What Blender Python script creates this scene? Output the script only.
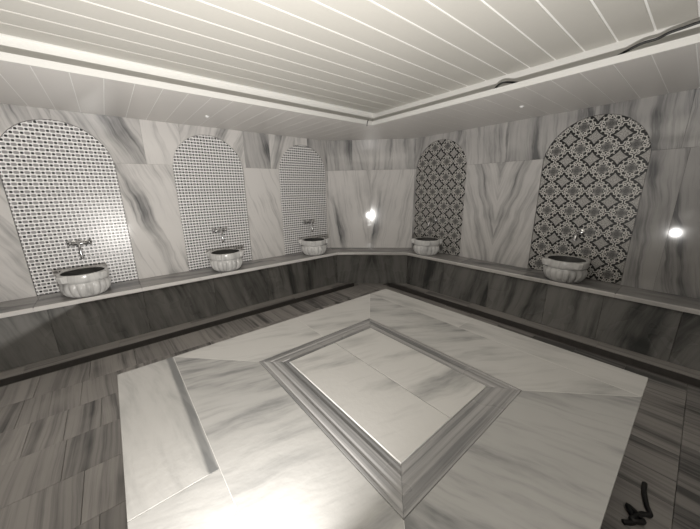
import bpy, bmesh, math, random
from mathutils import Vector, Matrix

# ------------------------------------------------------------------ scene, camera, light, exposure
for o in list(bpy.data.objects):
    bpy.data.objects.remove(o)
scene = bpy.context.scene
COL = scene.collection
EYE = 1.392
YAW, PITCH, ROLL, FPX = 0.8828, -0.2540, -0.0141, 287.14

cd = bpy.data.cameras.new('camera')
cam = bpy.data.objects.new('camera', cd)
COL.objects.link(cam)
cd.sensor_fit = 'HORIZONTAL'
cd.sensor_width = 36.0
cd.lens = FPX / 700.0 * 36.0
cd.clip_start = 0.02
cd.clip_end = 50
fw = Vector((math.cos(YAW) * math.cos(PITCH), math.sin(YAW) * math.cos(PITCH), math.sin(PITCH)))
rt = Vector((math.sin(YAW), -math.cos(YAW), 0))
up = rt.cross(fw)
r2 = rt * math.cos(ROLL) + up * math.sin(ROLL)
u2 = -rt * math.sin(ROLL) + up * math.cos(ROLL)
cam.matrix_world = Matrix(((r2.x, u2.x, -fw.x, 0), (r2.y, u2.y, -fw.y, 0), (r2.z, u2.z, -fw.z, EYE), (0, 0, 0, 1)))
scene.camera = cam

w = bpy.data.worlds.new('world')
scene.world = w
w.use_nodes = True
w.node_tree.nodes['Background'].inputs[0].default_value = (0.9, 0.95, 1.0, 1)
w.node_tree.nodes['Background'].inputs[1].default_value = 0.02

scene.view_settings.view_transform = 'Standard'
scene.view_settings.look = 'None'
scene.view_settings.gamma = 1.0
scene.view_settings.use_curve_mapping = False
scene.view_settings.exposure = 0.0

# the only light burning in the room: a pocket torch laid on the near corner of the platform
ld = bpy.data.lights.new('torch_light', 'AREA')
ld.shape = 'DISK'
ld.size = 0.032
ld.energy = 114.0
ld.color = (1.0, 0.973, 0.935)
torch = bpy.data.objects.new('torch_light', ld)
COL.objects.link(torch)
torch.location = (0.075, 0.22, 0.632)
TDIR = Vector((0.0, 0.38, 0.92)).normalized()
torch.rotation_euler = TDIR.to_track_quat('-Z', 'Y').to_euler()

# ------------------------------------------------------------------ dimensions (metres)
YW, XW = 3.762, 3.619            # left wall plane, right wall plane
XMIN, YMIN = -2.0, -2.1          # the two walls behind the photographer
CA, CB = (2.675, 3.762), (3.619, 2.850)   # chamfered corner wall
ZB = 0.487                       # bench top
YB, XB = 3.368, 3.267            # bench nosing
ZS, ZC = 2.105, 2.250            # soffit, ceiling
YL, XL = 2.588, 2.486            # cove lip
XL0, YL0 = -0.87, -0.93
ZJ = 1.680                       # horizontal joint of the wall slabs
PX0, PX1, PY0, PY1, PZ = -0.104, 1.750, 0.015, 1.640, 0.552
rnd = random.Random(7)

# ------------------------------------------------------------------ node helpers / materials
def new_mat(name):
    m = bpy.data.materials.new(name)
    m.use_nodes = True
    nt = m.node_tree
    return m, nt, nt.nodes['Principled BSDF']

class NB:
    def __init__(s, nt): s.nt = nt
    def n(s, t, **kw):
        nd = s.nt.nodes.new(t)
        for k, v in kw.items(): setattr(nd, k, v)
        return nd
    def put(s, sock, v):
        if isinstance(v, bpy.types.NodeSocket): s.nt.links.new(v, sock)
        else: sock.default_value = v
    def m(s, op, a, b=0.0, c=0.0, clamp=False):
        nd = s.n('ShaderNodeMath', operation=op); nd.use_clamp = clamp
        s.put(nd.inputs[0], a); s.put(nd.inputs[1], b); s.put(nd.inputs[2], c)
        return nd.outputs[0]
    def attr(s, name):
        nd = s.n('ShaderNodeAttribute', attribute_type='OBJECT'); nd.attribute_name = name
        return nd.outputs['Fac']
    def comb(s, x, y, z):
        nd = s.n('ShaderNodeCombineXYZ')
        s.put(nd.inputs[0], x); s.put(nd.inputs[1], y); s.put(nd.inputs[2], z)
        return nd.outputs[0]
    def noise(s, vec, scale, detail=4, rough=0.55, dist=0.0):
        nd = s.n('ShaderNodeTexNoise'); nd.noise_dimensions = '3D'
        s.put(nd.inputs['Vector'], vec); nd.inputs['Scale'].default_value = scale
        nd.inputs['Detail'].default_value = detail; nd.inputs['Roughness'].default_value = rough
        nd.inputs['Distortion'].default_value = dist
        return nd.outputs[0]
    def smooth(s, v, a, b):
        nd = s.n('ShaderNodeMapRange', interpolation_type='SMOOTHSTEP')
        s.put(nd.inputs[0], v); nd.inputs[1].default_value = a; nd.inputs[2].default_value = b
        return nd.outputs[0]
    def mix(s, f, a, b):
        nd = s.n('ShaderNodeMix', data_type='RGBA')
        s.put(nd.inputs[0], f); s.put(nd.inputs[6], a); s.put(nd.inputs[7], b)
        return nd.outputs[2]

def col(r, g, b): return (r, g, b, 1.0)

def marble(name, light, dark, rough=0.2, across=7.0, along=0.9, lo=0.40, hi=0.68, cloud=0.35, fine=0.3, bump=0.02, spec=0.5, wob=0.22):
    """streaked grey marble; per-slab 'seed', 'ang' (vein angle), 'mir' (book-matched), 'tone' come from the object"""
    m, nt, bs = new_mat(name); b = NB(nt)
    tc = b.n('ShaderNodeTexCoord').outputs['Object']
    sp = b.n('ShaderNodeSeparateXYZ'); b.put(sp.inputs[0], tc)
    x, y, z = sp.outputs
    seed, ang, mir, tone = b.attr('seed'), b.attr('ang'), b.attr('mir'), b.attr('tone')
    x = b.m('ADD', b.m('MULTIPLY', b.m('ABSOLUTE', x), mir), b.m('MULTIPLY', x, b.m('SUBTRACT', 1.0, mir)))
    ca, sa = b.m('COSINE', ang), b.m('SINE', ang)
    u = b.m('ADD', b.m('MULTIPLY', x, ca), b.m('MULTIPLY', y, sa))
    v = b.m('SUBTRACT', b.m('MULTIPLY', y, ca), b.m('MULTIPLY', x, sa))
    base = b.comb(b.m('ADD', u, b.m('MULTIPLY', seed, 3.7)), b.m('ADD', v, b.m('MULTIPLY', seed, 5.3)), b.m('ADD', z, b.m('MULTIPLY', seed, 1.9)))
    warp = b.m('SUBTRACT', b.noise(base, 2.2, 3), 0.5)
    uu = b.m('ADD', b.m('ADD', u, b.m('MULTIPLY', seed, 3.7)), b.m('MULTIPLY', warp, wob))
    vec1 = b.comb(b.m('MULTIPLY', uu, across), b.m('ADD', b.m('MULTIPLY', v, along), b.m('MULTIPLY', seed, 5.3)), b.m('ADD', z, seed))
    n1 = b.smooth(b.noise(vec1, 1.0, 6, 0.6), lo, hi)
    vec2 = b.comb(b.m('MULTIPLY', uu, across * 4.5), b.m('ADD', b.m('MULTIPLY', v, along * 2.2), b.m('MULTIPLY', seed, 2.3)), b.m('ADD', z, b.m('MULTIPLY', seed, 7.0)))
    n2 = b.smooth(b.noise(vec2, 1.0, 4, 0.6), 0.45, 0.75)
    n3 = b.smooth(b.noise(base, 1.7, 3), 0.35, 0.7)
    f = b.m('ADD', b.m('MULTIPLY', n1, b.m('ADD', 0.45, b.m('MULTIPLY', n3, 0.55))), b.m('MULTIPLY', n2, fine))
    f = b.m('ADD', f, b.m('MULTIPLY', n3, cloud * 0.4))
    sx = b.m('ABSOLUTE', b.m('ADD', b.m('SUBTRACT', sp.outputs[0], b.attr('spos')), b.m('MULTIPLY', warp, .012)))
    f = b.m('ADD', f, b.m('MULTIPLY', b.m('SUBTRACT', 1.0, b.smooth(sx, .006, .022)), b.attr('stripe')))
    f = b.m('ADD', f, tone, clamp=True)
    b.put(bs.inputs['Base Color'], b.mix(f, light, dark))
    b.put(bs.inputs['Roughness'], b.m('ADD', rough, b.m('MULTIPLY', n3, 0.06)))
    bs.inputs['Specular IOR Level'].default_value = spec
    if bump:
        bp = b.n('ShaderNodeBump'); bp.inputs['Strength'].default_value = bump; bp.inputs['Distance'].default_value = 0.01
        b.put(bp.inputs['Height'], b.noise(base, 40, 2)); b.put(bs.inputs['Normal'], bp.outputs[0])
    return m

def plain(name, c, rough=0.4, metal=0.0, bump=0.0, bscale=60, var=0.0):
    m, nt, bs = new_mat(name); b = NB(nt)
    tc = b.n('ShaderNodeTexCoord').outputs['Object']
    nz = b.noise(tc, bscale, 3)
    c2 = tuple(x * (1 - var) for x in c[:3]) + (1.0,)
    b.put(bs.inputs['Base Color'], b.mix(nz, c, c2))
    bs.inputs['Roughness'].default_value = rough; bs.inputs['Metallic'].default_value = metal
    if bump:
        bp = b.n('ShaderNodeBump'); bp.inputs['Strength'].default_value = bump; bp.inputs['Distance'].default_value = 0.004
        b.put(bp.inputs['Height'], nz); b.put(bs.inputs['Normal'], bp.outputs[0])
    return m

M = {}
M['wall'] = marble('wall_marble', col(.74, .715, .69), col(.145, .145, .147), rough=.05, across=6.5, along=.55, lo=.43, hi=.76, fine=.30, bump=0, wob=.12)
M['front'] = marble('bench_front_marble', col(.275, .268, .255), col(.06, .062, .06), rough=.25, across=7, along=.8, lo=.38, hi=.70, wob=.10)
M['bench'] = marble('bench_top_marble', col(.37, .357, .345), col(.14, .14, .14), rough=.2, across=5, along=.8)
M['plat'] = marble('platform_marble', col(.50, .49, .473), col(.16, .162, .162), rough=.28, across=7, along=1.5, lo=.44, hi=.78, cloud=.3, fine=.22, bump=.05, wob=.10)
M['mould'] = marble('moulding_marble', col(.33, .322, .318), col(.15, .15, .152), rough=.25, across=34, along=.4, lo=.38, hi=.62, wob=.01)
M['floor'] = marble('floor_marble', col(.385, .362, .343), col(.085, .083, .081), rough=.3, across=11, along=.35, lo=.44, hi=.68, fine=.4, wob=.03)
M['basin'] = marble('basin_marble', col(.74, .73, .71), col(.24, .24, .24), rough=.2, across=14, along=5, lo=.42, hi=.8, cloud=.4, fine=.15)
M['filler'] = plain('pale_joint_filler', col(.62, .61, .59), .5, var=.1)
M['grout'] = plain('grout', col(.26, .25, .245), .8, var=.2)
M['panel'] = plain('ceiling_panel_plastic', col(.52, .503, .462), .38, var=.05)
M['soffit'] = plain('soffit_panel_plastic', col(.665, .64, .61), .35, var=.03)  # same plastic as the tray panels, paler to make up for weaker light
M['groove'] = plain('ceiling_joint_plastic', col(.90, .89, .865), .35, var=.02)  # whitened: the light that joint bevels catch is put in the colour
M['lip'] = plain('cove_lip_white', col(.72, .71, .68), .4, var=.03)
M['chrome'] = plain('chrome', col(.62, .62, .62), .12, 1.0, var=.1)
M['black'] = plain('black_rubber', col(.012, .012, .012), .5, var=.2)
M['drain'] = plain('dark_drain_stone', col(.10, .092, .086), .5, var=.4, bscale=25)
M['dark'] = plain('dark_hollow_stone', col(.10, .10, .098), .25, var=.3, bscale=18)  # darker stone colour for the basin hollows
M['white'] = plain('white_enamel', col(.92, .92, .91), .25, var=.02)

def mosaic_mat():
    m, nt, bs = new_mat('basketweave_mosaic'); b = NB(nt)
    tc = b.n('ShaderNodeTexCoord').outputs['Object']
    sp = b.n('ShaderNodeSeparateXYZ'); b.put(sp.inputs[0], tc)
    T = 0.064
    px, pz = b.m('DIVIDE', sp.outputs[0], T), b.m('DIVIDE', sp.outputs[1], T)
    def dist(ox, oy, hx, hy):
        """rounded-rectangle distance to the nearest lattice point offset by (ox, oy)"""
        ax = b.m('ADD', px, ox); ay = b.m('ADD', pz, oy)
        ax = b.m('ABSOLUTE', b.m('SUBTRACT', ax, b.m('ROUND', ax))); ay = b.m('ABSOLUTE', b.m('SUBTRACT', ay, b.m('ROUND', ay)))
        ax, ay = b.m('POWER', b.m('DIVIDE', ax, hx), 2.6), b.m('POWER', b.m('DIVIDE', ay, hy), 2.6)
        return b.m('POWER', b.m('ADD', ax, ay), 1 / 2.6)
    dd = b.m('MINIMUM', dist(0, 0, .160, .150), dist(.5, .5, .160, .150))
    gd = b.m('MINIMUM', dist(.5, 0, .265, .185), dist(0, .5, .265, .185))
    dot = b.m('SUBTRACT', 1.0, b.smooth(dd, .9, 1.1))
    grey = b.m('SUBTRACT', 1.0, b.smooth(gd, .9, 1.1))
    f = b.m('MINIMUM', dd, gd)
    var = b.noise(tc, 14, 2)
    c = b.mix(grey, col(.97, .955, .945), col(.32, .31, .31))
    c = b.mix(b.m('MULTIPLY', b.smooth(var, .3, .7), .12), c, col(.5, .48, .47))
    c = b.mix(dot, c, col(.012, .012, .014))
    b.put(bs.inputs['Base Color'], c)
    bs.inputs['Roughness'].default_value = .3
    bp = b.n('ShaderNodeBump'); bp.inputs['Strength'].default_value = .25; bp.inputs['Distance'].default_value = .002
    b.put(bp.inputs['Height'], b.m('MINIMUM', f, 1.0)); b.put(bs.inputs['Normal'], bp.outputs[0])
    return m
M['mosaic'] = mosaic_mat()

def cement_mat():
    """black, white and grey tile print: star diamonds with scrolled bands and rosettes on the tile corners"""
    m, nt, bs = new_mat('patterned_cement_tile'); b = NB(nt)
    tc = b.n('ShaderNodeTexCoord').outputs['Object']
    sp = b.n('ShaderNodeSeparateXYZ'); b.put(sp.inputs[0], tc)
    T = 0.197
    def cell(v, off):
        q = b.m('ADD', b.m('DIVIDE', v, T), off)
        return b.m('SUBTRACT', b.m('SUBTRACT', q, b.m('FLOOR', q)), 0.5)
    u, v = cell(sp.outputs[0], 0.5), cell(sp.outputs[1], 0.5)
    au, av = b.m('ABSOLUTE', u), b.m('ABSOLUTE', v)
    l1 = b.m('ADD', au, av)
    star = b.m('ADD', l1, b.m('MULTIPLY', b.m('MULTIPLY', au, av), 2.2))          # concave four-point star
    wave = b.m('MULTIPLY', b.m('COSINE', b.m('MULTIPLY', b.m('SUBTRACT', au, av), 25.0)), 0.030)
    net = b.m('ADD', l1, wave)                                                    # scrolled white net between the stars
    def band(x, a, c, e=.012):
        return b.m('MULTIPLY', b.smooth(x, a - e, a + e), b.m('SUBTRACT', 1.0, b.smooth(x, c - e, c + e)))
    def inside(x, a, e=.012): return b.m('SUBTRACT', 1.0, b.smooth(x, a - e, a + e))
    def rad(px, py):
        a1, a2 = b.m('SUBTRACT', au, px), b.m('SUBTRACT', av, py)
        return b.m('SQRT', b.m('ADD', b.m('MULTIPLY', a1, a1), b.m('MULTIPLY', a2, a2)))
    r = rad(.5, .5)
    th = b.m('ARCTAN2', b.m('SUBTRACT', .5, av), b.m('SUBTRACT', .5, au))
    pet = b.m('ADD', r, b.m('MULTIPLY', b.m('COSINE', b.m('MULTIPLY', th, 8.0)), .028))
    BK, WH, GR, PT = col(.010, .010, .010), col(.66, .64, .60), col(.27, .26, .247), col(.17, .166, .16)
    speck = b.smooth(b.noise(tc, 120, 2), .42, .60)
    sg = b.mix(b.m('MULTIPLY', speck, .85), GR, col(.56, .54, .51))
    c = b.mix(inside(star, .318), BK, sg)
    c = b.mix(inside(rad(.192, .192), .030), c, col(.5, .48, .45))
    c = b.mix(b.smooth(net, .49, .52), c, BK)                                     # ground of the rosette field
    c = b.mix(inside(pet, .185), c, PT)
    c = b.mix(band(net, .448, .515), c, WH)
    for p_, q_ in ((.405, .205), (.205, .405)):
        c = b.mix(inside(rad(p_, q_), .085), c, BK)
        c = b.mix(band(rad(p_, q_), .026, .072), c, WH)
    for p_, q_ in ((.5, .145), (.145, .5)):
        c = b.mix(inside(rad(p_, q_), .060), c, BK)
        c = b.mix(inside(rad(p_, q_), .046), c, WH)
    c = b.mix(inside(rad(.352, .352), .062), c, col(.42, .405, .38))
    c = b.mix(band(rad(.352, .352), .020, .040), c, BK)
    c = b.mix(band(pet, .215, .245), c, WH)
    c = b.mix(band(pet, .045, .070), c, BK)
    b.put(bs.inputs['Base Color'], c)
    bs.inputs['Roughness'].default_value = .42
    return m
M['cement'] = cement_mat()

# ------------------------------------------------------------------ object helpers
WM = {}      # world matrices as placed
def link(name, me, mat=None, parent=None, mw=None):
    o = bpy.data.objects.new(name, me)
    COL.objects.link(o)
    if mat is not None and me is not None and not me.materials: me.materials.append(M[mat])
    if parent is not None: o.parent = parent
    if mw is not None:
        o.matrix_basis = (WM[parent.name].inverted() @ mw) if parent is not None else mw
        WM[o.name] = mw.copy()
    elif parent is not None: WM[o.name] = WM[parent.name].copy()
    else: WM[o.name] = Matrix.Identity(4)
    return o

def tag(o, label=None, cat=None, group=None, kind=None):
    if label: o['label'] = label
    if cat: o['category'] = cat
    if group: o['group'] = group
    if kind: o['kind'] = kind
    return o

def empty(name, mw): return link(name, None, None, None, mw)

def frame(origin, a, n):
    """local X = a (along), local Z = n (outward), local Y = n x a"""
    a = Vector(a).normalized(); n = Vector(n).normalized(); y = n.cross(a)
    o = Vector(origin)
    return Matrix(((a.x, y.x, n.x, o.x), (a.y, y.y, n.y, o.y), (a.z, y.z, n.z, o.z), (0, 0, 0, 1)))

def area(p): return sum(p[i][0] * p[(i + 1) % len(p)][1] - p[(i + 1) % len(p)][0] * p[i][1] for i in range(len(p))) / 2

def inset(p, d):
    out = []; n = len(p)
    for i in range(n):
        a, c, e = Vector(p[i - 1]), Vector(p[i]), Vector(p[(i + 1) % n])
        e1, e2 = (c - a).normalized(), (e - c).normalized()
        n1, n2 = Vector((-e1.y, e1.x)), Vector((-e2.y, e2.x))
        bis = (n1 + n2)
        k = bis.length_squared
        if k < 1e-6: out.append((c.x + n1.x * d, c.y + n1.y * d)); continue
        v = bis * (2 * d / k) if k > .3 else bis.normalized() * d
        out.append((c.x + v.x, c.y + v.y))
    return out

def prism_mesh(name, poly, z0, z1, bevel=0.0015, gap=0.0):
    if area(poly) < 0: poly = poly[::-1]
    if gap: poly = inset(poly, gap)
    bm = bmesh.new(); n = len(poly)
    bot = [bm.verts.new((x, y, z0)) for x, y in poly]
    if bevel:
        mid = [bm.verts.new((x, y, z1 - bevel)) for x, y in poly]
        top = [bm.verts.new((x, y, z1)) for x, y in inset(poly, bevel)]
        rings = [bot, mid, top]
    else:
        rings = [bot, [bm.verts.new((x, y, z1)) for x, y in poly]]
    for a, c in zip(rings, rings[1:]):
        for i in range(n): bm.faces.new((a[i], a[(i + 1) % n], c[(i + 1) % n], c[i]))
    bm.faces.new(rings[-1]); bm.faces.new(bot[::-1])
    me = bpy.data.meshes.new(name); bm.to_mesh(me); bm.free()
    return me

def slab(name, poly, z0, z1, F, mat, parent, bevel=0.0015, gap=0.0008, seed=None, ang=0.0, mir=0.0, tone=0.0, center=True):
    """a bevelled stone piece: poly in the frame F's XY plane"""
    xs = [q[0] for q in poly]; ys = [q[1] for q in poly]
    cx, cy = ((min(xs) + max(xs)) / 2, (min(ys) + max(ys)) / 2) if center else (0, 0)
    me = prism_mesh(name, [(x - cx, y - cy) for x, y in poly], z0, z1, bevel, gap)
    o = link(name, me, mat, parent, F @ Matrix.Translation((cx, cy, 0)))
    o['seed'] = float(seed if seed is not None else rnd.random() * 10)
    o['ang'] = float(ang); o['mir'] = float(mir); o['tone'] = float(tone)
    return o

def rect(x0, x1, y0, y1): return [(x0, y0), (x1, y0), (x1, y1), (x0, y1)]

def bm_obj(name, bm, mat, parent=None, mw=None, smooth=False):
    me = bpy.data.meshes.new(name); bm.to_mesh(me); bm.free()
    if smooth:
        for f in me.polygons: f.use_smooth = True
    return link(name, me, mat, parent, mw)

def add_box(bm, x0, x1, y0, y1, z0, z1):
    v = [bm.verts.new(c) for c in ((x0, y0, z0), (x1, y0, z0), (x1, y1, z0), (x0, y1, z0), (x0, y0, z1), (x1, y0, z1), (x1, y1, z1), (x0, y1, z1))]
    for f in ((3, 2, 1, 0), (4, 5, 6, 7), (0, 1, 5, 4), (1, 2, 6, 5), (2, 3, 7, 6), (3, 0, 4, 7)): bm.faces.new([v[i] for i in f])

def box(name, x0, x1, y0, y1, z0, z1, mat, parent=None):
    c = Vector(((x0 + x1) / 2, (y0 + y1) / 2, z0)); bm = bmesh.new()
    add_box(bm, x0 - c.x, x1 - c.x, y0 - c.y, y1 - c.y, 0, z1 - z0)
    return bm_obj(name, bm, mat, parent, Matrix.Translation(c))

def tube(bm, pts, rad, seg=10, caps=True):
    pts = [Vector(p) for p in pts]; n = len(pts)
    if not isinstance(rad, (list, tuple)): rad = [rad] * n
    rings = []; ref = None
    for i, p in enumerate(pts):
        t = (pts[min(i + 1, n - 1)] - pts[max(i - 1, 0)]).normalized()
        if ref is None: ref = t.orthogonal().normalized()
        ref = (ref - t * ref.dot(t)).normalized()
        b2 = t.cross(ref)
        rings.append([bm.verts.new(p + (ref * math.cos(2 * math.pi * k / seg) + b2 * math.sin(2 * math.pi * k / seg)) * rad[i]) for k in range(seg)])
    for a, c in zip(rings, rings[1:]):
        for k in range(seg): bm.faces.new((a[k], a[(k + 1) % seg], c[(k + 1) % seg], c[k]))
    if caps: bm.faces.new(rings[0][::-1]); bm.faces.new(rings[-1])

def curve_pts(P, sub=6):
    P = [Vector(p) for p in P]; out = []
    Q = [P[0]] + P + [P[-1]]
    for i in range(1, len(Q) - 2):
        for s in range(sub):
            t = s / sub; a, b_, c, d = Q[i - 1], Q[i], Q[i + 1], Q[i + 2]
            out.append(.5 * ((2 * b_) + (c - a) * t + (2 * a - 5 * b_ + 4 * c - d) * t * t + (3 * b_ - a - 3 * c + d) * t ** 3))
    out.append(P[-1]); return out

# arches: (centre along the wall frame, half width, crown height)
def arch_top(x, arches):
    t = -1
    for c, r, zt in arches:
        d = abs(x - c)
        if d <= r + 1e-9: t = max(t, zt - r + math.sqrt(max(r * r - d * d, 0)))
    return t

def cut_poly(x0, x1, z0, z1, arches):
    xs = {x0, x1}
    for c, r, zt in arches:
        for k in range(41):
            x = c - r * math.cos(math.pi * k / 40)
            if x0 < x < x1: xs.add(x)
    bot = [(x, max(z0, arch_top(x, arches))) for x in sorted(xs)]
    out = []
    for i, q in enumerate(bot):                       # drop points along straight runs
        if 0 < i < len(bot) - 1 and bot[i - 1][1] == q[1] == bot[i + 1][1]: continue
        out.append(q)
    return out + [(x1, z1), (x0, z1)]

def arch_piece(x0, x1, z0, z1, r, zt):
    """rectangle clipped by an arch centred on x = 0; None when nothing is left"""
    x0, x1 = max(x0, -r), min(x1, r)
    if x1 - x0 < .004: return None
    xs = {x0, x1} | {-r * math.cos(math.pi * k / 40) for k in range(41) if x0 < -r * math.cos(math.pi * k / 40) < x1}
    top = [(x, min(z1, arch_top(x, [(0, r, zt)]))) for x in sorted(xs)]
    top = [q for q in top if q[1] > z0 + .001]
    if len(top) < 2: return None
    out = []
    for i, q in enumerate(top):
        if 0 < i < len(top) - 1 and top[i - 1][1] == q[1] == top[i + 1][1]: continue
        out.append(q)
    p = [(out[0][0], z0), (out[-1][0], z0)] + out[::-1]
    if abs(area(p)) < 8e-5: return None
    return p

# ------------------------------------------------------------------ floor
floor = tag(box('floor', XMIN - .1, XW + .1, YMIN - .1, YW + .1, -.16, -.085, 'grout'), kind='structure')
DY0, DY1, DX0, DX1 = 3.110, 3.250, 3.005, 3.160       # drains along the two benches
IDF = Matrix.Identity(4)
course = .327
yk = 1.470 - course * 11
stuff_bm = bmesh.new()
r = random.Random(21)
while yk < DY0 - .01:
    y0, y1 = max(yk, YMIN), min(yk + course, DY0 - .003)
    x = XMIN - r.random() * .25
    while x < DX0 - .003:
        wd = r.choice((.17, .22, .26, .30, .30))
        x0, x1 = max(x, XMIN), min(x + wd, DX0 - .003)
        x += wd
        if x1 - x0 < .02 or y1 - y0 < .02: continue
        if x0 > PX0 + .05 and x1 < PX1 - .05 and y0 > PY0 + .05 and y1 < PY1 - .05: continue
        if x1 < -1.15 or y1 < -.75:
            add_box(stuff_bm, x0 + .001, x1 - .001, y0 + .001, y1 - .001, -.085, 0)
            continue
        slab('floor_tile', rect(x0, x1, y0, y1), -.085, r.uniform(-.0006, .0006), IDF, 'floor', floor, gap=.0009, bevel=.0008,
             ang=r.uniform(-.06, .06), tone=r.uniform(-.12, .22) + (.2 if x0 > 1.2 and y1 < .9 else 0))  # near right tiles get extra dark tone: the shade there put in colour
    yk += course
ft = bm_obj('floor_tile_field', stuff_bm, 'floor', floor, Matrix.Identity(4)); ft['kind'] = 'stuff'
# border strips between drains and benches, and the little threshold between the two drain ends
for i in range(8):
    a = XMIN + i * .62
    slab('floor_tile', rect(a, min(a + .62, 2.66), DY1 + .003, 3.43), -.085, 0, IDF, 'floor', floor, ang=1.57, tone=-.2)
for i in range(8):
    a = YMIN + i * .62
    slab('floor_tile', rect(DX1 + .003, 3.33, a, min(a + .62, 2.83)), -.085, 0, IDF, 'floor', floor, ang=0, tone=-.2)
slab('floor_tile', [(2.745, DY0), (DX0, 2.90), (3.16, 2.90), (3.16, 2.84), (3.33, 2.84), (3.2, 3.1), (2.9, 3.40), (2.67, 3.43), (2.67, DY1), (2.745, DY1)],
     -.085, -.001, IDF, 'floor', floor, ang=.7)
slab('floor_tile', [(2.745, DY0 - .002), (DX0 - .003, DY0 - .002), (DX0 - .003, 2.90)], -.085, -.002, IDF, 'floor', floor, ang=.7)

def drain(x0, x1, y0, y1, label):
    t = tag(empty('floor_drain', Matrix.Translation(((x0 + x1) / 2, (y0 + y1) / 2, -.085))), label, 'drain')
    d = .012
    ax = (x1 - x0) > (y1 - y0)
    box('channel_bed', x0 + .002, x1 - .002, y0 + .002, y1 - .002, -.085, -.06, 'drain', t)
    if ax:
        box('channel_wall', x0 + .002, x1 - .002, y0 + .002, y0 + d, -.06, -.004, 'drain', t)
        box('channel_wall', x0 + .002, x1 - .002, y1 - d, y1 - .002, -.06, -.004, 'drain', t)
    else:
        box('channel_wall', x0 + .002, x0 + d, y0 + .002, y1 - .002, -.06, -.004, 'drain', t)
        box('channel_wall', x1 - d, x1 - .002, y0 + .002, y1 - .002, -.06, -.004, 'drain', t)
drain(XMIN, 2.742, DY0, DY1, 'dark sunken drain channel along the bench under the three mosaic arches')
drain(DX0, DX1, YMIN, 2.897, 'dark sunken drain channel along the bench under the two patterned tile arches')

# ------------------------------------------------------------------ walls
ARL = [(-.262, .383, 2.020), (1.000, .383, 2.020), (2.254, .383, 2.015)]     # on the left wall (x)
ARR = [(2.424, .400, 2.035), (.768, .400, 2.030)]                             # on the right wall (y)
TH = .022
FL = frame((0, YW, 0), (1, 0, 0), (0, -1, 0))            # local x = world x, y = world z, z = into the room
FR = frame((XW, 0, 0), (0, -1, 0), (-1, 0, 0))           # local x = -world y
dCH = (Vector((*CB, 0)) - Vector((*CA, 0)))
CHL = dCH.length
FC = frame((CA[0], CA[1], 0), dCH, Vector((0, 0, 1)).cross(dCH) * -1)
assert abs(FL.col[1].z - 1) < 1e-6 and abs(FR.col[1].z - 1) < 1e-6 and abs(FC.col[1].z - 1) < 1e-6
BK = TH + .004     # backing face sits behind the slabs

def wall_back(name, F, x0, x1):
    me = prism_mesh(name, rect(x0, x1, 0, ZS + .3), -.12, -BK, 0)
    return tag(link(name, me, 'grout', None, F), kind='structure')

wl = wall_back('wall_left', FL, XMIN, 2.75)
wr = wall_back('wall_right', FR, -2.92, -YMIN)
wc = wall_back('wall_corner', FC, -.02, CHL + .02)
def wslab(F, par, x0, x1, z0, z1, arches=(), **k):
    return slab('marble_slab', cut_poly(x0, x1, z0, z1, arches), -TH, 0, F, 'wall', par, gap=.0004, bevel=.0008, **k)

ZT = ZS + .012
# left wall: tall slabs between the arches, shorter pieces in the row above
e = .001
for x0, x1, an, tn in ((XMIN, -1.25, .3, .05), (-1.25, -.645 - e, .42, .02), (.121 + e, .617 - e, .30, -.10), (1.383 + e, 1.871 - e, .34, -.14), (2.637 + e, CA[0], .1, -.1)):
    wslab(FL, wl, x0, x1, ZB - .03, ZJ, ang=an, tone=tn)
for x0, x1, an, tn in ((XMIN, -1.1, .2, .1), (-1.1, -.25, .25, .08), (-.25, .385, .45, .14), (.385, .73, .2, -.18), (.73, 1.42, -.4, -.12), (1.42, 1.755, .12, .34),
                       (1.755, 2.14, -.35, -.05), (2.14, 2.335, .0, -.22), (2.335, CA[0], .15, .26)):
    wslab(FL, wl, x0, x1, ZJ, ZT, ARL, ang=an, tone=tn)
# right wall (frame x = -y); tones carry the dimming light towards its far end
ARRf = [(-c, rr, zt) for c, rr, zt in ARR]
for y0, y1, an, mr, tn in ((CB[1], 2.824 + e, .1, 0, .1), (2.024 - e, 1.168 + e, -.30, 1, .10), (.368 - e, .15, .12, 0, .46), (.15, -.62, .2, 0, .52), (-.62, -1.4, .2, 0, .1), (-1.4, YMIN, .1, 0, .1)):
    wslab(FR, wr, -y0, -y1, ZB - .03, ZJ, ang=an, mir=mr, tone=tn, **({'seed': 8.45} if mr else {}))
for y0, y1, an, tn in ((CB[1], 2.10, -.2, .30), (2.10, 1.55, .1, .22), (1.55, .80, .05, .36), (.80, .20, .15, .42), (.20, -.75, .0, .46), (-.75, YMIN, .1, .2)):
    wslab(FR, wr, -y0, -y1, ZJ, ZT, ARRf, ang=an, tone=tn)
# chamfered corner: a book-matched pair below, a greyer row above
for x0, x1, an, tn in ((0, CHL / 2, .17, -.02), (CHL / 2, CHL, -.17, -.02)):
    wslab(FC, wc, x0, x1, ZB - .03, ZJ, ang=an, tone=tn, seed=4.2, mir=0)
for x0, x1, an, tn in ((0, .38, .1, .24), (.38, .62, .25, .34), (.62, .98, -.1, .20), (.98, CHL, .1, .18)):
    wslab(FC, wc, x0, x1, ZJ, ZT, ang=an, tone=tn)
# the two walls behind the photographer, toned dark to bounce less light
FB = frame((0, YMIN, 0), (-1, 0, 0), (0, 1, 0))
FN = frame((XMIN, 0, 0), (0, 1, 0), (1, 0, 0))
wb = wall_back('wall_back', FB, -XW, -XMIN)
wn = wall_back('wall_front', FN, YMIN, YW)
for i in range(5):
    a = -XW + i * (XW - XMIN) / 5
    wslab(FB, wb, a, a + (XW - XMIN) / 5, 0, ZT, ang=.2, tone=.55)
    a = YMIN + i * (YW - YMIN) / 5
    wslab(FN, wn, a, a + (YW - YMIN) / 5, 0, ZT, ang=.2, tone=.55)

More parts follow.
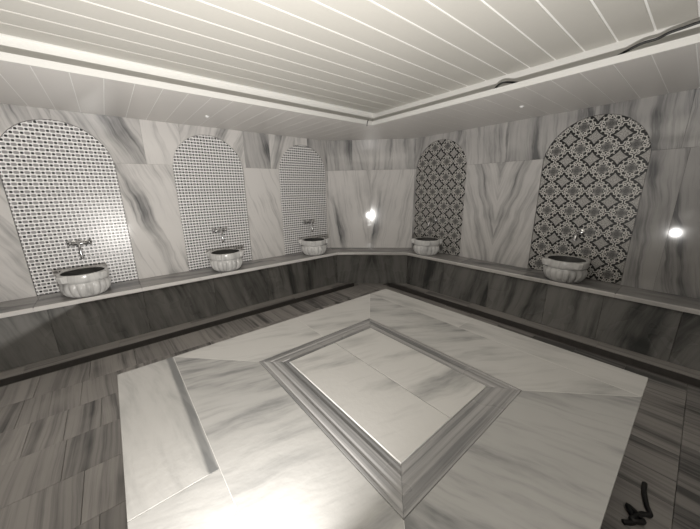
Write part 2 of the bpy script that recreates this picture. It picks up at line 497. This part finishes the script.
# ------------------------------------------------------------------ tiled arches
RB, RF = -BK + .0005, -.009          # tiles lie in the recess, their faces 9 mm behind the slabs
def mosaic_panel(c, rr, zt, label):
    Fp = FL @ Matrix.Translation((c, ZB, 0))
    t = tag(empty('mosaic_arch_panel', Fp), label, 'tile panel', 'white mosaic arches')
    s = .303
    for i in (-2, -1, 0, 1):
        for j in range(6):
            p = arch_piece(i * s, (i + 1) * s, j * s + .001, (j + 1) * s, rr - .0015, zt - ZB - .0015)
            if p: slab('mosaic_tile', p, RB, RF, Fp, 'mosaic', t, gap=.0003, bevel=.0004, center=False)
    return t
mosaic_panel(*ARL[0], 'white and grey mosaic arch with black dots, farthest from the corner')
mosaic_panel(*ARL[1], 'white and grey mosaic arch with black dots, the middle one of the row of three')
mosaic_panel(*ARL[2], 'white and grey mosaic arch with black dots, beside the chamfered corner wall')
def cement_panel(c, rr, zt, z0, label):
    # pattern phase: a star centre sits on the arch axis
    Fp = FR @ Matrix.Translation((-c, z0, 0))
    t = tag(empty('patterned_arch_panel', Fp), label, 'tile panel', 'black and white patterned arches')
    s = .197
    zb = ZB - z0
    for i in range(-3, 3):
        for j in range(-8, 8):
            lo, hi = max((j - .5) * s, zb + .001), (j + .5) * s
            if hi <= lo + .003: continue
            p = arch_piece((i + .0) * s - s / 2 + (0 if True else 0), (i + 1) * s - s / 2, lo, hi, rr - .0015, zt - z0 - .0015)
            if p: slab('patterned_tile', p, RB, RF, Fp, 'cement', t, gap=.0003, bevel=.0004, center=False)
    p = None
    for j in range(-8, 8):
        lo, hi = max((j - .5) * s, zb + .001), (j + .5) * s
        if hi <= lo + .003: continue
        p = arch_piece(2.5 * s, 3.5 * s, lo, hi, rr - .0015, zt - z0 - .0015)
        if p: slab('patterned_tile', p, RB, RF, Fp, 'cement', t, gap=.0003, bevel=.0004, center=False)
    return t
cement_panel(*ARR[0], 1.842, 'black and white patterned tile arch next to the chamfered corner wall')
cement_panel(*ARR[1], 1.842, 'black and white patterned tile arch at the far end from the corner')

# ------------------------------------------------------------------ ceiling with recessed tray
ceil = tag(box('ceiling', XMIN - .1, XW + .1, YMIN - .1, YW + .1, ZC + .003, ZC + .08, 'groove'), kind='structure')
FD = frame((0, 0, ZC), (1, 0, 0), (0, 0, -1))            # facing down: local y = -world y
RO = .10
k = 0
gw = .0035
y = 2.480 + .163
while y > YL0 - RO:
    y1, y0 = min(y, YL + RO), max(y - .163, YL0 - RO)
    if y1 - y0 > .02:
        slab('ceiling_panel', rect(XL0 - RO, XL + RO, -y1 + gw, -y0 - gw), -.005, .0, FD, 'panel', ceil, bevel=.004, gap=0)
    y -= .163
FS = frame((0, 0, ZS), (1, 0, 0), (0, 0, -1))
# soffit strips run across each side and mitre in the corners
def clip_half(poly, nx, ny, c):
    out = []
    for i in range(len(poly)):
        a, b_ = poly[i], poly[(i + 1) % len(poly)]
        da, db = nx * a[0] + ny * a[1] - c, nx * b_[0] + ny * b_[1] - c
        if da >= 0: out.append(a)
        if da * db < 0:
            t = da / (da - db); out.append((a[0] + (b_[0] - a[0]) * t, a[1] + (b_[1] - a[1]) * t))
    return out
box('soffit_board', XMIN, XW, YL + .012, YW, ZS + .0012, ZS + .02, 'groove', ceil)
box('soffit_board', XMIN, XW, YMIN, YL0 - .012, ZS + .0012, ZS + .02, 'groove', ceil)
box('soffit_board', XL + .012, XW, YL0, YL, ZS + .0012, ZS + .02, 'groove', ceil)
box('soffit_board', XMIN, XL0 - .012, YL0, YL, ZS + .0012, ZS + .02, 'groove', ceil)
CORN = {'L': (YL, YW), 'R': (XL, XW)}
def mit(poly, side):
    # diagonals through tray corner and room corner
    def dia(p, ax, ay, bx, by, keep):
        nx, ny = -(by - ay), (bx - ax)
        c = nx * ax + ny * ay
        s = 1 if nx * keep[0] + ny * keep[1] > c else -1
        return clip_half(p, nx * s, ny * s, c * s)
    cs = {'tr': ((XL, YL), (XW, YW)), 'tl': ((XL0, YL), (XMIN, YW)), 'br': ((XL, YL0), (XW, YMIN)), 'bl': ((XL0, YL0), (XMIN, YMIN))}
    keep = {'L': (.8, 3.3), 'R': (3.2, .8), 'B': (.8, -1.6), 'N': (-1.5, .8)}[side]
    for c in {'L': ('tl', 'tr'), 'R': ('tr', 'br'), 'B': ('bl', 'br'), 'N': ('tl', 'bl')}[side]:
        (a, b_) = cs[c]
        poly = dia(poly, *a, *b_, keep)
        if len(poly) < 3: return None
    return poly
def soffit(side):
    n = 36
    for i in range(n):
        if side in 'LB':
            a, b_ = XMIN + i * .163, min(XMIN + (i + 1) * .163, XW)
            ylo, yhi = (YL + .012, YW) if side == 'L' else (YMIN, YL0 - .012)
            if b_ - a < .02: continue
            p = rect(a + .0025, b_ - .0025, ylo, yhi)
        else:
            a, b_ = YMIN + i * .163, min(YMIN + (i + 1) * .163, YW)
            xlo, xhi = (XL + .012, XW) if side == 'R' else (XMIN, XL0 - .012)
            if b_ - a < .02: continue
            p = rect(xlo, xhi, a + .0025, b_ - .0025)
        p = mit(p, side)
        if p and abs(area(p)) > 1e-3:
            slab('soffit_panel', [(q[0], -q[1]) for q in p], -.005, 0, FS, 'soffit', ceil, bevel=.0008, gap=0)
for s_ in 'LRBN': soffit(s_)
# riser boards of the tray, and the upstanding white cove lips
zr = ZS + .02
box('tray_riser', XL0 - RO - .02, XL + RO + .02, YL + RO, YL + RO + .02, zr, ZC + .006, 'lip', ceil)
box('tray_riser', XL + RO, XL + RO + .02, YL0 - RO, YL + RO, zr, ZC + .006, 'lip', ceil)
box('tray_riser', XL0 - RO - .02, XL + RO + .02, YL0 - RO - .02, YL0 - RO, zr, ZC + .006, 'lip', ceil)
box('tray_riser', XL0 - RO - .02, XL0 - RO, YL0 - RO, YL + RO, zr, ZC + .006, 'lip', ceil)
zl = ZS + .040
tag(box('trim_1', XL0 - .012, XL + .012, YL, YL + .012, ZS - .002, zl, 'lip'), kind='structure')
tag(box('trim_2', XL, XL + .012, YL0, YL - .0005, ZS - .002, zl, 'lip'), kind='structure')
tag(box('trim_3', XL0 - .012, XL + .012, YL0 - .012, YL0, ZS - .002, zl, 'lip'), kind='structure')
tag(box('trim_4', XL0 - .012, XL0, YL0 + .0005, YL, ZS - .002, zl, 'lip'), kind='structure')

# ------------------------------------------------------------------ bench
ndir = Vector((CB[1] - CA[1], -(CB[0] - CA[0]), 0)).normalized()      # points into the room
if ndir.x > 0: ndir = -ndir
def off_corner(d_wall_l, d_wall_r, d_ch):
    """corner points of a line offset from left wall / chamfer / right wall into the room"""
    p0 = Vector((*CA, 0)) + ndir * d_ch
    dr = dCH.normalized()
    t = (YW - d_wall_l - p0.y) / dr.y
    t2 = (XW - d_wall_r - p0.x) / dr.x
    a, b_ = p0 + dr * t, p0 + dr * t2
    return (a.x, a.y), (b_.x, b_.y)
DBL, DBR = YW - YB, XW - XB
N1, N2 = off_corner(DBL, DBR, .385)              # nosing corners
OV = .030
G1, G2 = off_corner(DBL - OV, DBR - OV, .385 - OV)   # bench front corners
bench = tag(empty('stone_bench', Matrix.Translation((3.0, 3.2, 0))), 'long grey marble bench built along both walls and around the chamfered corner', 'bench')
TT = .036
ND = .022
M1, M2 = off_corner(DBL - ND, DBR - ND, .385 - ND)
# top slabs
edges = [XMIN + .01, -1.35, -.62, .12, .87, 1.62]
for a, b_ in zip(edges, edges[1:]):
    slab('top_slab', rect(a, b_, YB + ND, YW - .003), ZB - TT, ZB, IDF, 'bench', bench, bevel=.001, ang=1.45, tone=rnd.uniform(-.05, .12))
slab('top_slab', [(1.62, YB + ND), M1, (CA[0] - .003, YW - .003), (1.62, YW - .003)], ZB - TT, ZB, IDF, 'bench', bench, bevel=.001, ang=1.45)
slab('top_slab', [M1, M2, (CB[0] - .003, CB[1]), (CA[0], CA[1] - .003)], ZB - TT, ZB, IDF, 'bench', bench, bevel=.001, ang=.8, tone=.05)
slab('top_slab', [M2, (XB + ND, 1.85), (XW - .003, 1.85), (XW - .003, CB[1] - .003)], ZB - TT, ZB, IDF, 'bench', bench, bevel=.001, ang=.1, tone=.05)
ye = [1.85, 1.1, .35, -.40, -1.2, YMIN + .01]
for a, b_ in zip(ye, ye[1:]):
    slab('top_slab', rect(XB + ND, XW - .003, b_, a), ZB - TT, ZB, IDF, 'bench', bench, bevel=.001, ang=.1, tone=rnd.uniform(0, .15))
# bullnose edge pieces; their paler stone stands in for the light they catch
ex = edges + [N1[0]]
for i, (a, b_) in enumerate(zip(ex, ex[1:])):
    p = rect(a, b_, YB, YB + ND) if i < len(ex) - 2 else [(a, YB), N1, M1, (a, YB + ND)]
    slab('nosing', p, ZB - TT, ZB, IDF, 'wall', bench, bevel=.007, gap=.0004, ang=1.5, tone=-.2)
slab('nosing', [N1, N2, M2, M1], ZB - TT, ZB, IDF, 'wall', bench, bevel=.007, gap=.0004, ang=.8, tone=-.2)
slab('nosing', [N2, (XB, 1.85), (XB + ND, 1.85), M2], ZB - TT, ZB, IDF, 'wall', bench, bevel=.007, gap=.0004, tone=-.2)
for a, b_ in zip(ye, ye[1:]):
    slab('nosing', rect(XB, XB + ND, b_, a), ZB - TT, ZB, IDF, 'wall', bench, bevel=.007, gap=.0004, tone=-.2)
# front slabs
FBL = frame((0, YB + OV, 0), (1, 0, 0), (0, -1, 0))
FBR = frame((XB + OV, 0, 0), (0, -1, 0), (-1, 0, 0))
dG = Vector((G2[0] - G1[0], G2[1] - G1[1], 0))
FBC = frame((G1[0], G1[1], 0), dG, Vector((0, 0, 1)).cross(dG) * -1)
zt_ = ZB - TT - .0005
cuts = [XMIN + .01, -1.2, -.55, .12, .78, 1.42, 2.02, G1[0]]
for a, b_ in zip(cuts, cuts[1:]):
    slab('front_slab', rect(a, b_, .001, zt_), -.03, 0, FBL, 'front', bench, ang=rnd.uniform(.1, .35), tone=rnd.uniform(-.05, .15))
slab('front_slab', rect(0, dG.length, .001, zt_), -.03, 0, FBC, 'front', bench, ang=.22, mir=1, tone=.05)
cuts = [G2[1], 2.05, 1.45, .86, .42, -.05, -.7, -1.4, YMIN + .01]
for a, b_ in zip(cuts, cuts[1:]):
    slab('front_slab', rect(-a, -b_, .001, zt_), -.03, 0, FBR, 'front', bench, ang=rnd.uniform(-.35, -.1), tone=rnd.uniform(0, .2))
# rubble core so that the bench is solid
for nm, p in (('core', [(XMIN + .02, YB + OV + .032), (G1[0] + .02, YB + OV + .032), (CA[0] - .01, YW - .03), (XMIN + .02, YW - .03)]),
              ('core', [(XB + OV + .032, YMIN + .02), (XW - .03, YMIN + .02), (XW - .03, CB[1] - .01), (XB + OV + .032, G2[1] + .02)])):
    slab(nm, p, .0, ZB - TT - .001, IDF, 'grout', bench, bevel=0)

# ------------------------------------------------------------------ heated platform
plat = tag(empty('marble_platform', Matrix.Translation(((PX0 + PX1) / 2, (PY0 + PY1) / 2, 0))), 'large square raised marble platform with a moulded square frame in the middle of the room', 'platform')
TP = .03
JL, JS, JM, JY = .130, 1.560, .855, .815
mx0, mx1, my0, my1 = .458, 1.231, .350, 1.297
ix0, ix1, iy0, iy1 = .570, 1.135, .456, 1.186
z0_, z1_ = PZ - TP, PZ
def ps(poly, **kw): return slab('top_slab', poly, z0_, z1_, IDF, 'plat', plat, bevel=.0006, gap=.0010, **kw)  # tones even out the torch glare: slabs near it darker, back ones paler
q = ps(rect(PX0, JL, JY, PY1), ang=.12, tone=.12); q['stripe'] = .75; q['spos'] = .100
ps(rect(PX0, JL, PY0, JY), ang=1.2, tone=.14)
ps(rect(JS, PX1, PY0, .84), ang=.2, tone=.0); ps(rect(JS, PX1, .84, PY1), ang=.15, tone=-.06)
def yl(x): return PY1 + (my1 - PY1) * (x - JL) / (mx0 - JL)
ps([(JL, PY1), (mx0, my1), (JM, my1), (JM, PY1)], ang=1.25, tone=-.12)
ps([(JM, PY1), (JM, my1), (mx1, my1), (JS, PY1)], ang=1.15, tone=-.06)
ps([(JS, PY1), (mx1, my1), (mx1, my0), (JS, PY0)], ang=1.0, tone=.06)
ps([(JS, PY0), (mx1, my0), (mx0, my0), (JL, PY0)], ang=.33, tone=.36)
ps([(JL, PY0), (mx0, my0), (mx0, my1), (JL, PY1)], ang=1.3, tone=.2)
for a, b_ in ((ix0, JM), (JM, ix1)):
    slab('panel_slab', rect(a, b_, iy0, iy1), z0_, PZ + .007, IDF, 'plat', plat, bevel=.002, gap=.0010, ang=1.3, tone=-.12)
# moulded frame: four mitred lengths with a stepped profile (fraction inwards, height)
PROF = [(0, -.004), (.015, .0), (.10, .0005), (.12, -.0015), (.15, -.0015), (.20, .001), (.36, .003), (.40, .001), (.45, .001), (.52, .0035), (.74, .005), (.80, .0025), (.85, .0025), (.92, .004), (.97, .002), (1, .002)]
oc = [(mx0, my0), (mx1, my0), (mx1, my1), (mx0, my1)]
ic = [(ix0, iy0), (ix1, iy0), (ix1, iy1), (ix0, iy1)]
for i in range(4):
    j = (i + 1) % 4
    ox, oy = (oc[i][0] + oc[j][0]) / 2, (oc[i][1] + oc[j][1]) / 2
    along = Vector((oc[j][0] - oc[i][0], oc[j][1] - oc[i][1], 0)).normalized()
    Fm = frame((ox, oy, 0), Vector((0, 0, 1)).cross(along) * -1, (0, 0, 1))     # veins run along the length (local y)
    Fi = Fm.inverted()
    bm = bmesh.new(); rows = []
    e_ = .0006
    for f, h in [(0, -.03)] + PROF + [(1, -.03)]:
        a = Vector((oc[i][0] + (ic[i][0] - oc[i][0]) * f, oc[i][1] + (ic[i][1] - oc[i][1]) * f, PZ + h)) + along * e_
        c = Vector((oc[j][0] + (ic[j][0] - oc[j][0]) * f, oc[j][1] + (ic[j][1] - oc[j][1]) * f, PZ + h)) - along * e_
        h *= .9; a.z = c.z = PZ + h if h > -.02 else a.z
        rows.append((bm.verts.new(Fi @ a), bm.verts.new(Fi @ c)))
    for p_, q_ in zip(rows, rows[1:]): bm.faces.new((p_[0], p_[1], q_[1], q_[0]))
    bm.faces.new([p_[0] for p_ in rows][::-1]); bm.faces.new([p_[1] for p_ in rows]); bm.faces.new((rows[-1][0], rows[-1][1], rows[0][1], rows[0][0]))
    bmesh.ops.recalc_face_normals(bm, faces=bm.faces[:])
    o = bm_obj('frame_moulding', bm, 'mould', plat, Fm)
    o['seed'] = 1.3 + i; o['ang'] = 0.0; o['mir'] = 0.0; o['tone'] = .02
slab('core', rect(PX0 + .05, PX1 - .05, PY0 + .05, PY1 - .05), .002, PZ - TP - .001, IDF, 'grout', plat, bevel=0)
for q in (rect(PX0 + .004, mx0 - .001, PY0 + .004, PY1 - .004), rect(mx1 + .001, PX1 - .004, PY0 + .004, PY1 - .004), rect(mx0 - .001, mx1 + .001, PY0 + .004, my0 - .001), rect(mx0 - .001, mx1 + .001, my1 + .001, PY1 - .004)):
    slab('joint_filler', q, PZ - TP - .0008, PZ - .0007, IDF, 'filler', plat, bevel=0, gap=0)
# sides of the platform
ins = .012
for nm, F, ln in (('l', frame((PX0 + ins, PY1 - ins, 0), (0, -1, 0), (-1, 0, 0)), PY1 - PY0 - 2 * ins), ('b', frame((PX1 - ins, PY1 - ins, 0), (-1, 0, 0), (0, 1, 0)), PX1 - PX0 - 2 * ins),
                  ('r', frame((PX1 - ins, PY0 + ins, 0), (0, 1, 0), (1, 0, 0)), PY1 - PY0 - 2 * ins), ('f', frame((PX0 + ins, PY0 + ins, 0), (1, 0, 0), (0, -1, 0)), PX1 - PX0 - 2 * ins)):
    for q in range(3):
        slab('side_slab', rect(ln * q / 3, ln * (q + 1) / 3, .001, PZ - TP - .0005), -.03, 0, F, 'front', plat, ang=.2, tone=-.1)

# ------------------------------------------------------------------ basins
def lathe(bm, prof, seg, mod=None, close_bottom=False, close_top=False):
    rings = []
    for (rr, z, fl) in prof:
        ring = []
        for k_ in range(seg):
            th = 2 * math.pi * k_ / seg
            q = rr + (mod(th) * fl if fl else 0)
            ring.append(bm.verts.new((q * math.cos(th), q * math.sin(th), z)))
        rings.append(ring)
    for a, c in zip(rings, rings[1:]):
        for k_ in range(seg): bm.faces.new((a[k_], a[(k_ + 1) % seg], c[(k_ + 1) % seg], c[k_]))
    if close_bottom: bm.faces.new(rings[0][::-1])
    if close_top: bm.faces.new(rings[-1])

def make_basin(name):
    t = empty(name, Matrix.Identity(4))
    NF = 18
    bm = bmesh.new()
    mod = lambda th: -.5 + abs(math.cos(NF * th / 2)) ** .7
    prof = [(.128, 0, 0), (.138, .003, .004), (.156, .018, .016), (.170, .038, .021), (.180, .060, .023), (.184, .082, .022), (.183, .100, .016), (.179, .112, .007), (.176, .120, 0)]
    lathe(bm, prof, NF * 8, mod, close_bottom=True)
    o = bm_obj('fluted_bowl', bm, 'basin', t, smooth=True)
    bm = bmesh.new()
    rim = [(.176, .119, 0), (.184, .126, 0), (.192, .134, 0), (.195, .144, 0), (.195, .180, 0), (.193, .187, 0), (.187, .190, 0), (.170, .190, 0), (.164, .187, 0)]
    lathe(bm, rim, 72)
    rm = bm_obj('rim', bm, 'basin', t, smooth=True)
    for q in range(4):
        th = math.pi / 4 + q * math.pi / 2
        bm = bmesh.new()
        sect = [(-.036, .0), (-.032, .034), (-.020, .046), (.020, .046), (.032, .034), (.036, .0)]
        v0 = [bm.verts.new((.176 + y_, x_, .140)) for x_, y_ in sect]
        v1 = [bm.verts.new((.188 + y_, x_, .182)) for x_, y_ in sect]
        v2 = [bm.verts.new((.181 + y_ * .9, x_ * .9, .1905)) for x_, y_ in sect]
        for a, c in ((v0, v1), (v1, v2)):
            for k_ in range(len(sect)): bm.faces.new((a[k_], a[(k_ + 1) % len(sect)], c[(k_ + 1) % len(sect)], c[k_]))
        bm.faces.new(v2); bm.faces.new(v0[::-1])
        bmesh.ops.recalc_face_normals(bm, faces=bm.faces[:])
        lg = bm_obj('lug', bm, 'basin', rm, Matrix.Rotation(th, 4, 'Z'))
        lg['seed'] = q * 1.1; lg['ang'] = 0.0; lg['mir'] = 0.0; lg['tone'] = 0.0
    bm = bmesh.new()
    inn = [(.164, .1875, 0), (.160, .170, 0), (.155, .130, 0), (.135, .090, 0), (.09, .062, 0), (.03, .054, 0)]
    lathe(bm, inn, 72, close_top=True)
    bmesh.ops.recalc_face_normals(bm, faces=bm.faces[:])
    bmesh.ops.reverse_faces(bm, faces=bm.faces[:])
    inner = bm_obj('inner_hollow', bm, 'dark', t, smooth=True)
    for q in (o, rm):
        q['seed'] = 2.0; q['ang'] = .3; q['mir'] = 0.0; q['tone'] = 0.0
    return t

def copy_tree(o, parent=None):
    c = o.copy(); COL.objects.link(c); c.parent = parent
    for ch in o.children: copy_tree(ch, c)
    return c

b0 = make_basin('marble_basin')
BO = .232
spots = [(-.280, YW - BO, 0.0, 'round fluted marble basin under the mosaic arch farthest from the corner'),
         (.985, YW - BO, .1, 'round fluted marble basin under the middle mosaic arch'),
         (2.225, YW - BO, .2, 'round fluted marble basin under the mosaic arch beside the chamfered corner'),
         (XW - .206, 2.425, -.1, 'round fluted marble basin under the patterned tile arch beside the chamfered corner'),
         (XW - .206, .770, .0, 'round fluted marble basin under the patterned tile arch far from the corner')]
for i, (x, y, a, lb) in enumerate(spots):
    o = b0 if i == 0 else copy_tree(b0)
    o.matrix_basis = Matrix.Translation((x, y, ZB + .0002)) @ Matrix.Rotation(a, 4, 'Z') @ Matrix.Diagonal((.935, .935, 1.14, 1))
    tag(o, lb, 'basin', 'washing basins on the bench')
    for ch in o.children:
        if 'seed' in ch: ch['seed'] = 2.0 + i * 1.7

# ------------------------------------------------------------------ taps (local: x along wall, y out of the wall, z up; origin on the tile face)
def make_mixer():
    t = empty('wall_mixer_tap', Matrix.Identity(4))
    bm = bmesh.new()
    tube(bm, curve_pts([(-.050, .045, -.004), (-.025, .050, 0), (0, .052, 0), (.025, .050, 0), (.050, .045, -.004)], 4), .015, 14)
    bm_obj('body', bm, 'chrome', t, smooth=True)
    for s in (-1, 1):
        bm = bmesh.new()
        tube(bm, [(s * .045, 0, 0), (s * .045, .006, 0), (s * .045, .008, 0)], [.026, .026, .018], 18)
        tube(bm, [(s * .045, .006, 0), (s * .045, .046, 0)], .010, 12)
        bm_obj('wall_flange', bm, 'chrome', t)
        bm = bmesh.new()
        tube(bm, [(s * .050, .045, -.002), (s * .060, .044, .0), (s * .066, .044, .002), (s * .078, .044, .006)], [.012, .015, .019, .015], 14)
        for an in (0, math.pi / 2, math.pi, 3 * math.pi / 2):
            d = Vector((0, math.cos(an + .5), math.sin(an + .5)))
            c = Vector((s * .080, .044, .006))
            tube(bm, [c, c + d * .020, c + d * .030], [.006, .007, .008], 8)
        tube(bm, [(s * .074, .044, .006), (s * .088, .044, .007), (s * .092, .044, .007)], [.011, .010, .006], 12)
        bm_obj('cross_handle', bm, 'chrome', t, smooth=True)
    bm = bmesh.new()
    P = curve_pts([(0, .05, -.004), (0, .078, .014), (0, .108, .010), (0, .126, -.020), (0, .132, -.075), (0, .133, -.110)], 5)
    n = len(P)
    tube(bm, P, [.015 - .004 * min(1, i / (n * .5)) for i in range(n)], 12)
    tube(bm, [(0, .133, -.108), (0, .133, -.132)], .0145, 12)
    bm_obj('spout', bm, 'chrome', t, smooth=True)
    return t
def make_bib():
    t = empty('wall_bib_tap', Matrix.Identity(4))
    bm = bmesh.new()
    tube(bm, [(0, 0, 0), (0, .006, 0), (0, .009, 0)], [.027, .027, .016], 18)
    bm_obj('wall_flange', bm, 'chrome', t)
    bm = bmesh.new()
    P = curve_pts([(0, .004, 0), (0, .05, .002), (0, .095, .003), (0, .122, -.010), (0, .130, -.035), (0, .131, -.050)], 5)
    tube(bm, P, [.011 + .004 * i / len(P) for i in range(len(P))], 12)
    bm_obj('spout', bm, 'chrome', t, smooth=True)
    bm = bmesh.new()
    tube(bm, [(0, .045, .008), (0, .045, .026)], .008, 10)
    tube(bm, curve_pts([(-.004, .045, .026), (.0, .05, .033), (.0, .085, .038)], 4), .006, 10)
    bm_obj('lever', bm, 'chrome', t, smooth=True)
    return t
mx = make_mixer()
FTL = Matrix(((-1, 0, 0, 0), (0, -1, 0, 0), (0, 0, 1, 0), (0, 0, 0, 1)))         # out of wall = -y
FTR = Matrix(((0, -1, 0, 0), (1, 0, 0, 0), (0, 0, 1, 0), (0, 0, 0, 1)))          # out of wall = -x
ZTAP = .935
for i, (x, lb) in enumerate(((-.268, 'chrome two-handle wall tap on the mosaic arch farthest from the corner'), (1.004, 'chrome two-handle wall tap on the middle mosaic arch'),
                             (2.275, 'chrome two-handle wall tap on the mosaic arch beside the chamfered corner'))):
    o = mx if i == 0 else copy_tree(mx)
    o.matrix_basis = Matrix.Translation((x, YW + .009, ZTAP)) @ FTL
    tag(o, lb, 'tap', 'taps on the mosaic arches')
bb = make_bib()
for i, (y, lb) in enumerate(((2.440, 'small chrome spout tap on the patterned arch beside the chamfered corner'), (.742, 'small chrome spout tap on the patterned arch far from the corner'))):
    o = bb if i == 0 else copy_tree(bb)
    o.matrix_basis = Matrix.Translation((XW + .009, y, .945)) @ FTR @ Matrix.Scale(1.25, 4)
    tag(o, lb, 'tap', 'taps on the patterned arches')

# ------------------------------------------------------------------ downlights, cables
def downlight(x, y, label):
    t = tag(empty('star_downlight', Matrix.Translation((x, y, ZS))), label, 'ceiling light', 'tiny downlights in the soffit')
    bm = bmesh.new()
    tube(bm, [(0, 0, .0), (0, 0, -.005), (0, 0, -.007)], [.021, .019, .012], 20)
    bm_obj('bezel', bm, 'white', t)
    bm = bmesh.new()
    tube(bm, [(0, 0, -.006), (0, 0, -.010), (0, 0, -.012)], [.011, .010, .005], 16)
    bm_obj('lens', bm, 'white', t, smooth=True)
downlight(.892, 3.241, 'tiny round white downlight in the soffit above the middle mosaic arch')
downlight(3.046, 1.219, 'tiny round white downlight in the soffit above the patterned tile arches')

def cable(name, pts, rad, label, mat='black', sub=6):
    bm = bmesh.new(); c = Vector(pts[0])
    tube(bm, [p - c for p in curve_pts(pts, sub)], rad, 8)
    return tag(bm_obj(name, bm, mat, None, Matrix.Translation(c), smooth=True), label, 'cable')
cable('power_cable', [(2.535, 1.34, 2.131), (2.535, 1.25, 2.150), (2.530, 1.20, 2.178), (2.528, 1.15, 2.180), (2.535, 1.07, 2.158), (2.545, .98, 2.133), (2.545, .75, 2.131), (2.545, .58, 2.133), (2.535, .47, 2.168), (2.528, .40, 2.186),
                      (2.530, .34, 2.188), (2.534, .30, 2.202), (2.534, .24, 2.208), (2.535, .15, 2.214), (2.54, 0, 2.205), (2.545, -.2, 2.140), (2.545, -.35, 2.133)], .0075,
      'black power cable lying loose in the cove above the patterned tile arches')
cable('short_wire', [(2.455, 2.612, 2.131), (2.440, 2.606, 2.148), (2.425, 2.592, 2.152), (2.412, 2.583, 2.140), (2.400, 2.581, 2.112), (2.394, 2.578, 2.085)], .004,
      'short dark wire end hooked over the white cove lip in the tray corner')
cable('floor_cable', [(1.46, -.030, .008), (1.50, -.060, .008), (1.56, -.030, .012), (1.52, -.085, .016), (1.49, -.050, .018), (1.56, -.075, .010), (1.585, -.100, .008), (1.63, -.085, .008), (1.70, -.070, .010), (1.76, -.066, .008)], .010,
      'tangled black cable lying on the dark floor beside the platform')
